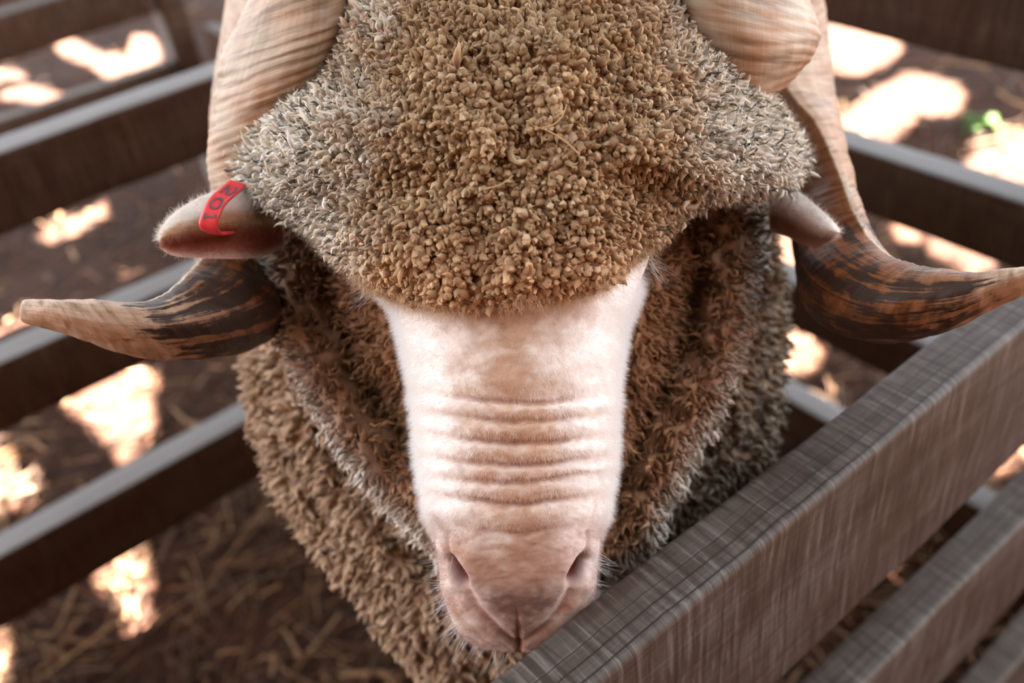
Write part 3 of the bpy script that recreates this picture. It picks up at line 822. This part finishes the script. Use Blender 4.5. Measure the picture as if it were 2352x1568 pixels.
# --- ear tag ------------------------------------------------------------
TL = [(528, 412, .556), (512, 426, .552), (484, 451, .545), (465, 483, .541), (456, 510, .541), (460, 527, .545), (475, 536, .553), (500, 538, .566)]
TR = [(566, 424, .558), (551, 438, .554), (522, 464, .547), (507, 487, .542), (499, 510, .541), (501, 531, .545), (515, 541, .553), (540, 537, .566)]
ns = 90
A = catmull(TL, ns); B = catmull(TR, ns)
def tag_pt(s, t, lift=0.0):
    """s 0..1 along the strap, t 0..1 across"""
    s = np.asarray(s, float); t = np.asarray(t, float); q = np.clip(s, 0, 1) * (ns - 1)
    idx = np.arange(ns)
    L3 = np.stack([np.interp(q, idx, A[:, k]) for k in range(3)], -1); R3 = np.stack([np.interp(q, idx, B[:, k]) for k in range(3)], -1)
    m_ = L3 * (1 - t)[..., None] + R3 * t[..., None]
    w = P(m_[..., 0], m_[..., 1], m_[..., 2])
    return w - lift * np.array(_f) * 1.0
ss_, tt_ = np.meshgrid(np.linspace(0, 1, ns), np.linspace(0, 1, 9), indexing='ij')
top = tag_pt(ss_, tt_); nrm, _ = grid_normals(top); nrm *= np.sign(np.sum(nrm * (CAM - top), -1).mean())
rim = np.clip(np.minimum(tt_, 1 - tt_) / 0.1, 0, 1)
loopG = np.concatenate([top - nrm * (0.0004 * (1 - rim))[..., None], (top - nrm * 0.0017)[:, ::-1]], 1)
tag = link('ear_tag', mesh_np('ear_tag', loopG - np.array(ram_loc), grid_quads(ns, 18, True)), M_TAG, RAM, label='red plastic ear tag printed 201')
# digits 2 0 1, read down the strap (their tops point to its right-hand edge)
def stroke(poly, width, s0, s1, t0, t1):
    """poly in glyph coords x right, y up, 0..1 -> strap (s, t)"""
    p = catmull(poly, 40) if len(poly) > 2 else np.array([np.array(poly[0]) * (1 - k) + np.array(poly[1]) * k for k in np.linspace(0, 1, 12)])
    tg = np.gradient(p, axis=0); tg /= np.linalg.norm(tg, axis=1, keepdims=True) + 1e-9
    nr = np.stack([-tg[:, 1], tg[:, 0]], 1)
    out = []
    for e in (-1, 1):
        q = p + nr * e * width / 2
        out.append(tag_pt(s0 + (s1 - s0) * q[:, 0], t0 + (t1 - t0) * q[:, 1]))
    g = np.stack(out, 1); return g
circ = [(0.5 + 0.42 * math.cos(a), 0.5 + 0.46 * math.sin(a)) for a in np.linspace(0, 2 * math.pi, 17)]
glyphs = {
 '2': [[(0.10, 0.72), (0.22, 0.92), (0.5, 0.98), (0.78, 0.88), (0.84, 0.68), (0.66, 0.44), (0.30, 0.18), (0.10, 0.03)], [(0.10, 0.05), (0.92, 0.05)]],
 '0': [circ],
 '1': [[(0.5, 0.02), (0.5, 0.98)], [(0.5, 0.97), (0.22, 0.86)], [(0.18, 0.04), (0.82, 0.04)]]}
lv, lf, o_ = [], [], 0
for ch, s0, s1 in (('2', 0.10, 0.235), ('0', 0.262, 0.40), ('1', 0.43, 0.56)):
    for pl in glyphs[ch]:
        g = stroke(pl, 0.17, s0, s1, 0.20, 0.82)
        # lift along the strap normal
        gi = g + (CAM - g) / np.linalg.norm(CAM - g, axis=-1, keepdims=True) * 0.0006
        lv.append(gi.reshape(-1, 3)); lf.append(grid_quads(g.shape[0], 2, False, o_)); o_ += g.shape[0] * 2
link('tag_lettering', mesh_np('tag_lettering', np.vstack(lv) - np.array(ram_loc), np.vstack(lf)), M_INK, tag, label='grey number 201')

# --- wool locks -----------------------------------------------------------
def sample(G, n, wrap, weight=None):
    nr_, area = grid_normals(G, wrap)
    a = area.copy()
    if weight is not None: a = a * weight
    a = a[:-1, :] if wrap else a[:-1, :-1]
    cdf = np.cumsum(a.ravel()); k = np.searchsorted(cdf, rng.random(n) * cdf[-1]); k = np.clip(k, 0, a.size - 1)
    i, j = np.unravel_index(k, a.shape); fi, fj = rng.random(n), rng.random(n)
    j2 = (j + 1) % G.shape[1]
    def look(X):
        w = lambda q: q if X.ndim == 2 else q[:, None]
        return X[i, j] * w((1 - fi) * (1 - fj)) + X[i + 1, j] * w(fi * (1 - fj)) + X[i, j2] * w((1 - fi) * fj) + X[i + 1, j2] * w(fi * fj)
    return look, nr_

def unit(v): return v / np.maximum(np.linalg.norm(v, axis=-1, keepdims=True), 1e-9)

PROF = np.array([0.85, 1.0, 1.05, 0.98, 0.80, 0.48, 0.05])
def locks(base, dirs, length, rad, curl, cb, ct, K=7, S=6, prof=PROF, tipk=1.4):
    n_ = len(base); t = np.linspace(0, 1, K)
    ref = rng.normal(size=(n_, 3)); e1 = unit(np.cross(dirs, ref)); e2 = np.cross(dirs, e1)
    ph = rng.random(n_) * 6.28; fr = 1.6 + rng.random(n_) * 2.2
    a = ph[:, None] + fr[:, None] * t[None] * 2.2
    off1 = (np.cos(a) - np.cos(ph)[:, None]) * (curl * length)[:, None] * (0.35 + t)[None]
    off2 = (np.sin(a) - np.sin(ph)[:, None]) * (curl * length)[:, None] * (0.35 + t)[None]
    ctr = base[:, None] + dirs[:, None] * (length[:, None] * t[None])[..., None] + e1[:, None] * off1[..., None] + e2[:, None] * off2[..., None]
    tg = unit(np.gradient(ctr, axis=1))
    f1 = unit(np.cross(tg, e2[:, None])); f2 = np.cross(tg, f1)
    al = np.linspace(0, 2 * math.pi, S, endpoint=False)
    rr = rad[:, None] * prof[None] * (1 + 0.22 * rng.normal(size=(n_, K)))
    V = ctr[:, :, None] + rr[:, :, None, None] * (f1[:, :, None] * np.cos(al)[None, None, :, None] + f2[:, :, None] * np.sin(al)[None, None, :, None])
    q = grid_quads(K, S, True)
    Fq = (q[None] + (np.arange(n_) * K * S)[:, None, None]).reshape(-1, 4)
    w = t ** tipk
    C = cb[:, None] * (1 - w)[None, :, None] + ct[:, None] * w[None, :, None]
    C = np.repeat(C[:, :, None], S, 2)
    return V.reshape(-1, 3), Fq, C.reshape(-1, 3)

def merge(parts):
    o = 0; vs, fs, cs_ = [], [], []
    for v, f, c in parts:
        vs.append(v); fs.append(f + o); cs_.append(c); o += len(v)
    return np.vstack(vs), np.vstack(fs), np.vstack(cs_)

def palette(n_, cols, jit=0.12):
    c = np.array(cols)[rng.integers(0, len(cols), n_)]
    return np.clip(c * (1 + jit * rng.normal(size=(n_, 1))), 0.01, 1)

# forehead cap
def cap_locks(n_, cell=None):
    look, nr_ = sample(CAPG, n_, True, weight=np.where(RH > 1.12, 0.15, 1.0) * (0.8 + 1.1 * sst(.4, .8, side)))
    if cell:          # keep one lock per cell so that no bare patch shows
        u, v = look(CU), look(CV); dep = (look(CAPG) - CAM) @ _f
        cls = (np.abs(u - 1200) / 640 > 0.58).astype(np.int64); sz = np.where(cls == 1, cell * 0.80, cell)
        key = cls * 7919 * 10007 * 1009 + np.floor(u / sz).astype(np.int64) * 1000003 + np.floor(v / sz).astype(np.int64) * 1009 + np.floor(dep / 0.012).astype(np.int64) * 97
        _, first = np.unique(key, return_index=True)
        base_look = look
        look = lambda X: base_look(X)[first]
        n_ = len(first)
    p = look(CAPG); nn = unit(look(nr_)); nn *= np.sign(np.sum(nn * (p - P(1200., 300., .62)), -1))[:, None]
    u, v, rh = look(CU), look(CV), look(RH)
    sd_ = np.clip(np.abs(u - 1200) / 640, 0, 1.2)
    lat = sst(.40, .84, sd_ + 0.10 * fbm(np.stack([u / 60, v / 60, u * 0], -1), 2, 5) + 0.18 * sst(150, -100, v))
    botm = sst(480, 660, v) * (1 - lat)
    # lean: outwards and down the cap towards the sides
    outw = unit((u - 1200)[:, None] * _r + (-(v - 250) * 0.7)[:, None] * _u)
    d = unit(nn + outw * (0.12 + 0.50 * lat)[:, None] + rng.normal(0, .30, (n_, 3)) * (1 + 0.3 * lat)[:, None])
    d = unit(d - nn * np.minimum(0, np.sum(d * nn, -1) - 0.35)[:, None])
    edge = sst(.90, 1.0, rh) * botm
    ln = (0.0052 + 0.0046 * rng.random(n_)) * (1 + 0.20 * lat) * (1 - 0.40 * edge)
    rd = (0.0014 + 0.0013 * rng.random(n_)) * (1 - 0.32 * lat) * (1 + 0.22 * botm)
    big = fbm(np.stack([u / 110, v / 110, u * 0 + 3], -1), 2, 8)
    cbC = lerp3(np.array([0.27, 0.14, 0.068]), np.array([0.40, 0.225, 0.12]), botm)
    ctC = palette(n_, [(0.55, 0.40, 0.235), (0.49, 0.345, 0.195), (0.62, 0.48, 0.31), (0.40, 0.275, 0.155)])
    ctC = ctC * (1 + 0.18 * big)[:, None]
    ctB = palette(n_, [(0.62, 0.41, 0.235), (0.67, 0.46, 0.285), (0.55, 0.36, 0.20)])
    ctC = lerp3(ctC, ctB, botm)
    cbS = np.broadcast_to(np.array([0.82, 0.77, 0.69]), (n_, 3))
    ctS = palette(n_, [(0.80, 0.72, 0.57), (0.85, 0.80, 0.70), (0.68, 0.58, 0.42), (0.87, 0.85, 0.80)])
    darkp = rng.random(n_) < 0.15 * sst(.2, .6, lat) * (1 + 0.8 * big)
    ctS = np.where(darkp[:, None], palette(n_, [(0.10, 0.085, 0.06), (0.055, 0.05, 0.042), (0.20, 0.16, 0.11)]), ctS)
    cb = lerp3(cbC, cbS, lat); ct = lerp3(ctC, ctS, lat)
    return p - nn * 0.003, d, ln, rd, 0.05 + 0.12 * rng.random(n_), cb, ct
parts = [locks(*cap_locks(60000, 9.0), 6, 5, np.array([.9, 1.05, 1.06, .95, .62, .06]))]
# a scatter of longer pale staples
b_, d_, l_, r_, c_u, cb, ct = cap_locks(300)
parts.append(locks(b_ + d_ * 0.002, unit(d_ + rng.normal(0, .5, d_.shape)), l_ * 1.5, r_ * 0.85, c_u, cb, np.clip(ct * 1.18, 0, .8), 7, 6))
# thin dark-tipped wisps near the sides
b_, d_, l_, r_, c_u, cb, ct = cap_locks(3000)
um = np.abs((b_ - CAM) @ _r / ((b_ - CAM) @ _f) * FPX + 1176 - 1200) / 640
sel = (um > 0.40) & (rng.random(len(um)) < 0.35 + 0.65 * sst(.45, .65, um) * (1 - 0.8 * sst(.75, .95, um)))
k_ = sel.sum()
parts.append(locks(b_[sel], d_[sel], l_[sel] * 1.10, r_[sel] * 0.42, c_u[sel] * 1.2, palette(k_, [(0.45, 0.38, 0.27), (0.3, 0.25, 0.18)]), palette(k_, [(0.05, 0.045, 0.04), (0.11, 0.09, 0.065)]), 6, 4, np.array([.8, 1, 1, .9, .7, .1]), tipk=0.8))
v_, f_, c_c = merge(parts)
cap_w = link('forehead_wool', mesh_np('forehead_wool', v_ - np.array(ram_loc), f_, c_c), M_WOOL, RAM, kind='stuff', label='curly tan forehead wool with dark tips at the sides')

# neck, cheeks and chest
def neck_locks(n_, wt):
    look, nr_ = sample(NECK, n_, True, weight=wt)
    p = look(NECK); nn = unit(look(nr_)); nn *= np.sign(np.sum(nn * (CAM - p), -1) + 1e-9)[:, None]
    u, v, z = look(NU), look(NVv), look(NZ)
    outw = unit((u - 1190)[:, None] * _r + (-(v - 700))[:, None] * _u)
    cr = gauss(z - 1.01, 0.055); outer = sst(1.02, 1.12, z)
    d = unit(nn + outw * (0.45 + 0.7 * cr)[:, None] - np.array([0, 0, 0.35]) + rng.normal(0, .28, (n_, 3)))
    ln = (0.0080 + 0.006 * rng.random(n_)) * (1 + 0.25 * outer)
    rd = (0.0009 + 0.0009 * rng.random(n_)) * (1 + 0.8 * outer)
    big = fbm(np.stack([u / 70, v / 70, z], -1), 2, 9)
    cb = lerp3(np.array([0.30, 0.15, 0.075]), np.array([0.36, 0.225, 0.135]), outer)
    ct = palette(n_, [(0.37, 0.20, 0.105), (0.30, 0.155, 0.08), (0.45, 0.265, 0.145), (0.22, 0.115, 0.06)]) * (1 + 0.25 * big)[:, None]
    # greyer on the ram's left cheek (picture right) rim, tan on the other
    rgt = sst(1250, 1600, u)
    ctO = lerp3(palette(n_, [(0.50, 0.36, 0.24), (0.44, 0.31, 0.21), (0.56, 0.42, 0.30)]), palette(n_, [(0.36, 0.31, 0.25), (0.27, 0.225, 0.175), (0.50, 0.45, 0.38), (0.10, 0.08, 0.06)]), rgt)
    ct = lerp3(ct, ctO, outer)
    white_ = palette(n_, [(0.82, 0.80, 0.75), (0.74, 0.71, 0.64), (0.66, 0.61, 0.53)])
    ct = lerp3(ct, white_, cr); cb = lerp3(cb, np.array([0.70, 0.65, 0.57]), cr)  # pale crest locks, whitened further for sky light along the fold edge
    dk = rng.random(n_) < (0.05 + 0.20 * gauss(z - 0.86, 0.12) + 0.15 * cr * rgt + 0.06 * outer * rgt + 0.34 * sst(760, 600, v) * sst(330, 460, np.abs(u - 1190)) * (1 - outer))
    ct = np.where(dk[:, None], palette(n_, [(0.05, 0.04, 0.03), (0.11, 0.08, 0.05)]), ct)
    return p - nn * 0.003, d, ln, rd, 0.05 + 0.12 * rng.random(n_), cb, ct
vis = np.where(NZ < 0.34, 0.0, np.where(NZ < 1.08, 1.7, 1.0)) * np.where(NZ > 2.05, 0.35, 1.0) * np.where(NVv < 380, 0.15, 1.0)
parts = [locks(*neck_locks(22000, vis), 5, 5, np.array([.95, 1.05, .95, .65, .06]))]
# fleece on the trunk
look, nr_ = sample(Tg, 2000, True)
p = look(Tg); nn = unit(look(nr_)); nn *= np.sign(np.sum(nn * (p - look(np.broadcast_to(tc0, Tg.shape).copy())), -1))[:, None]
n_ = 2000
parts.append(locks(p - nn * 0.006, unit(nn + rng.normal(0, .35, (n_, 3)) - np.array([0, 0, .3])), 0.02 + 0.012 * rng.random(n_), 0.006 + 0.004 * rng.random(n_), np.full(n_, .2),
                   np.broadcast_to(np.array([0.42, 0.33, 0.24]), (n_, 3)), palette(n_, [(0.45, 0.38, 0.29), (0.34, 0.29, 0.22), (0.52, 0.45, 0.36)]), 6, 6, np.array([.9, 1.05, 1.0, .85, .5, .05])))
v_, f_, c_c = merge(parts)
link('fleece', mesh_np('fleece', v_ - np.array(ram_loc), f_, c_c), M_WOOL, RAM, kind='stuff', label='matted brown fleece on neck and chest')

# --- fine hair: fuzz on the face, ears, flyaway wool fibres, whiskers -------
def hairs(name, roots, dirs, length, bend, rad, col, mat, parent, npt=4, **props):
    n_ = len(roots)
    cu = bpy.data.hair_curves.new(name); cu.add_curves([npt] * n_)
    t = np.linspace(0, 1, npt)
    e = unit(np.cross(dirs, rng.normal(size=(n_, 3))))
    pts_ = roots[:, None] + dirs[:, None] * (length[:, None] * t)[..., None] + (e * (bend * length)[:, None])[:, None] * (t ** 2)[None, :, None]
    pts_ = pts_ - np.array(ram_loc)
    cu.attributes['position'].data.foreach_set('vector', np.ascontiguousarray(pts_, dtype=np.float32).ravel())
    ra_ = cu.attributes.get('radius') or cu.attributes.new('radius', 'FLOAT', 'POINT')
    rr = (rad[:, None] * (1 - 0.85 * t)[None]).astype(np.float32)
    ra_.data.foreach_set('value', np.ascontiguousarray(rr).ravel())
    ca = cu.attributes.new('Col', 'FLOAT_COLOR', 'POINT')
    c4 = np.ones((n_, npt, 4), np.float32); c4[..., :3] = col[:, None]
    ca.data.foreach_set('color', c4.ravel())
    cu.materials.append(mat)
    return link(name, cu, None, parent, **props)

HR, HD, HL, HB, HA, HC = [], [], [], [], [], []
def add_h(r, d, l, b, a, c):
    HR.append(r); HD.append(d); HL.append(l); HB.append(b); HA.append(a); HC.append(c)
n_ = 46000
look, nr_ = sample(FACE, n_, True, weight=np.where(FACE_SN > -0.35, 1.0, 0.0) * sst(620, 680, FACE_V) * np.where(FACE_V > 1235, .30, 1.0) * np.where(red > 0.05, 0.0, 1.0))
p = look(FACE); nn = unit(look(nr_)); nn *= np.sign(np.sum(nn * (p - look(cen)), -1))[:, None]
fv = look(FACE_V); fx = look(FACE_XR); fc = look(FACE_C)
d = unit(nn * 0.75 - 0.55 * _u + (fx * 0.4)[:, None] * _r + rng.normal(0, .28, (n_, 3)))
ln = (0.0016 + 0.0016 * rng.random(n_)) * (1 + 1.6 * sst(.75, 1, np.abs(fx))) * (1 - 0.60 * sst(1180, 1260, fv))
add_h(p, d, ln, 0.3 * rng.random(n_), np.full(n_, 0.00007), np.clip(fc * 1.05 + 0.02, 0, 0.92))
for EG, EC, nE in ((EARL[0], EARL[1], 11000), (EARR[0], EARR[1], 5000)):
    look, nr_ = sample(EG, nE, False)
    p = look(EG); nn = unit(look(nr_)); nn *= np.sign(np.sum(nn * (CAM - p), -1))[:, None]
    add_h(p, unit(nn * 0.7 + rng.normal(0, .6, (nE, 3))), 0.0022 + 0.0028 * rng.random(nE), np.full(nE, .3), np.full(nE, 0.00007), np.clip(look(EC) * 1.05, 0, .88))
add = [np.concatenate(x) for x in (HR, HD, HL, HB, HA, HC)]
hairs('face_hair', *add, M_FUR, RAM, kind='stuff')
# flyaway fibres over the wool
HR, HD, HL, HB, HA, HC = [], [], [], [], [], []
b_, d_, l_, r_, c_u, cb, ct = cap_locks(36000)
n_ = len(b_)
add_h(b_ + d_ * (l_ * 0.6)[:, None], unit(d_ + rng.normal(0, .75, (n_, 3))), 0.003 + 0.005 * rng.random(n_), 0.9 * rng.random(n_), np.full(n_, 0.000055), np.clip(cb * 1.15, 0, .9))
look, nr_ = sample(CAPG, 7000, True, weight=sst(.90, .97, RH) * (1 - sst(1.03, 1.08, RH)) * sst(470, 600, CV))
p = look(CAPG); nn = unit(look(nr_)); nn *= np.sign(np.sum(nn * (CAM - p), -1))[:, None]; n_ = len(p)
add_h(p, unit(nn * 0.5 - 0.6 * _u + rng.normal(0, .5, (n_, 3))), 0.004 + 0.006 * rng.random(n_), 0.8 * rng.random(n_), np.full(n_, 0.00009), palette(n_, [(0.66, 0.47, 0.30), (0.72, 0.56, 0.40)]))
b_, d_, l_, r_, c_u, cb, ct = neck_locks(13000, vis)
n_ = len(b_)
add_h(b_ + d_ * (l_ * 0.6)[:, None], unit(d_ + rng.normal(0, .75, (n_, 3))), 0.004 + 0.006 * rng.random(n_), 0.9 * rng.random(n_), np.full(n_, 0.00007), np.clip(cb * 1.15, 0, .8))
add = [np.concatenate(x) for x in (HR, HD, HL, HB, HA, HC)]
hairs('wool_fibre', *add, M_FUR, RAM, 5, kind='stuff')
# whiskers round the muzzle
n_ = 210
look, nr_ = sample(FACE, n_, True, weight=np.where((FACE_SN < 0.55) & (FACE_SN > -0.5), 1.0, 0.0) * sst(1200, 1400, FACE_V))
p = look(FACE); nn = unit(look(nr_)); nn *= np.sign(np.sum(nn * (p - look(cen)), -1))[:, None]
hairs('whisker', p, unit(nn - 0.25 * _u + rng.normal(0, .22, (n_, 3))), 0.007 + 0.010 * rng.random(n_), 0.35 * rng.random(n_), np.full(n_, 0.00013), np.full((n_, 3), 0.75), M_FUR, RAM, 6, kind='stuff')

# lashes at the hidden eyes
for uu, vv_, dd_, sg in ((1488, 598, .536, 1), (862, 656, .540, -1)):
    n_ = 22
    rt = P(uu + rng.normal(0, 10, n_), vv_ + rng.normal(0, 14, n_), np.full(n_, dd_))
    hairs('eyelash', rt, unit(sg * 0.8 * _r - 0.75 * _u - 0.1 * _f + rng.normal(0, .22, (n_, 3))), 0.010 + 0.010 * rng.random(n_), 0.3 * rng.random(n_), np.full(n_, 0.00012), np.full((n_, 3), 0.62), M_FUR, RAM, 6, kind='stuff')

# dry stalks caught in the forehead wool
def stalk(path, label, rad=0.00042):
    c = catmull(P(*np.array(path, float).T), 24); tg = unit(np.gradient(c, axis=0))
    e1 = unit(np.cross(tg, _f)); e2 = np.cross(tg, e1); a = np.linspace(0, 2 * math.pi, 7, endpoint=False)
    r = rad * np.linspace(1.2, 0.5, 24)
    G = c[:, None] + (e1[:, None] * np.cos(a)[None, :, None] + e2[:, None] * np.sin(a)[None, :, None]) * r[:, None, None]
    G[0] = c[0]; G[-1] = c[-1]
    o = link('grass_stalk', mesh_np('grass_stalk', G - c[0], grid_quads(24, 7, True), np.broadcast_to(np.array([0.52, 0.34, 0.17]), (24 * 7, 3))), M_STRAW, None, label=label, category='stalk', group='stalks in the wool')
    o.location = c[0]
stalk([(1332, 356, .4650), (1300, 326, .4640), (1262, 302, .4645), (1222, 288, .4660)], 'longest dry grass stalk caught in the middle of the forehead wool')
stalk([(1244, 294, .4655), (1272, 286, .4640), (1292, 266, .4640), (1302, 240, .4660)], 'short upright grass stalk crossing the longest one in the forehead wool')
stalk([(1112, 434, .4650), (1150, 424, .4640), (1180, 402, .4655)], 'thin grass stalk low in the forehead wool, left of the crossed pair')

# ------------------------------------------------------------------ straw and litter on the dirt
def straw(n_):
    u = rng.uniform(-250, 2600, n_); v = rng.uniform(-60, 1900, n_)
    g = ground(u, v)
    ok = (g[:, 0] > -3) & (g[:, 1] < 8)
    g = g[ok]; m_ = len(g)
    a = rng.random(m_) * 6.28; L = 0.04 + 0.16 * rng.random(m_) ** 1.8; w = 0.0012 + 0.0036 * rng.random(m_) ** 3
    z = 0.012 + 0.020 * fbm(np.stack([g[:, 0] * 2.2, g[:, 1] * 2.2, g[:, 0] * 0], -1), 2, 5) * 0 + 0.03 * rng.random(m_) ** 2
    g[:, 2] = 0.018 * fbm(g * 2.2, 3, 5) + z
    tilt = rng.normal(0, .16, m_)
    d = np.stack([np.cos(a), np.sin(a), tilt], -1); d = unit(d)
    c = palette(m_, [(0.17, 0.085, 0.038), (0.09, 0.042, 0.02), (0.055, 0.024, 0.012), (0.31, 0.18, 0.09), (0.07, 0.034, 0.017)], .2)
    return locks(g - d * (L / 2)[:, None], d, L, w, 0.008 + 0.03 * rng.random(m_) ** 2, c, c, 4, 4, np.array([1, 1, 1, .7]))
v_, f_, c_c = straw(6500)
link('straw_litter', mesh_np('straw_litter', v_, f_, c_c), M_STRAW, kind='stuff', label='scattered dry straw covering the red dirt', category='straw')

# green weed beyond the right fence
wb = ground(np.array(2250.), np.array(300.))
weed = empty('weed_plant', (wb[0], wb[1], 0.0), 'small bright green weed on the dirt beyond the right fence', 'plant')
for k in range(11):
    a = k * 2.4 + random.random(); L = 0.07 + 0.05 * random.random(); up = 0.5 + 0.9 * random.random()
    s = np.linspace(0, 1, 9); w = 0.017 * np.sin(np.clip(s * 0.92 + 0.08, 0, 1) * math.pi) ** 0.8
    cx = s * L * math.cos(up * 0.8) * 1.0; cz = s * L * math.sin(up) - 0.05 * s ** 2 + 0.01
    g = np.zeros((9, 3, 3))
    for j, e in enumerate((-1, 0, 1)):
        g[:, j, 0] = cx * math.cos(a) - e * w * math.sin(a); g[:, j, 1] = cx * math.sin(a) + e * w * math.cos(a); g[:, j, 2] = cz + (0.005 if e else 0)
    cc_ = np.broadcast_to(np.array([0.075, 0.14, 0.025]) * (0.8 + 0.5 * random.random()), (27, 3))
    lo = link('leaf', mesh_np('leaf', g, grid_quads(9, 3), cc_), M_LEAF, weed)
    sm_ = lo.modifiers.new('t', 'SOLIDIFY'); sm_.thickness = 0.0008
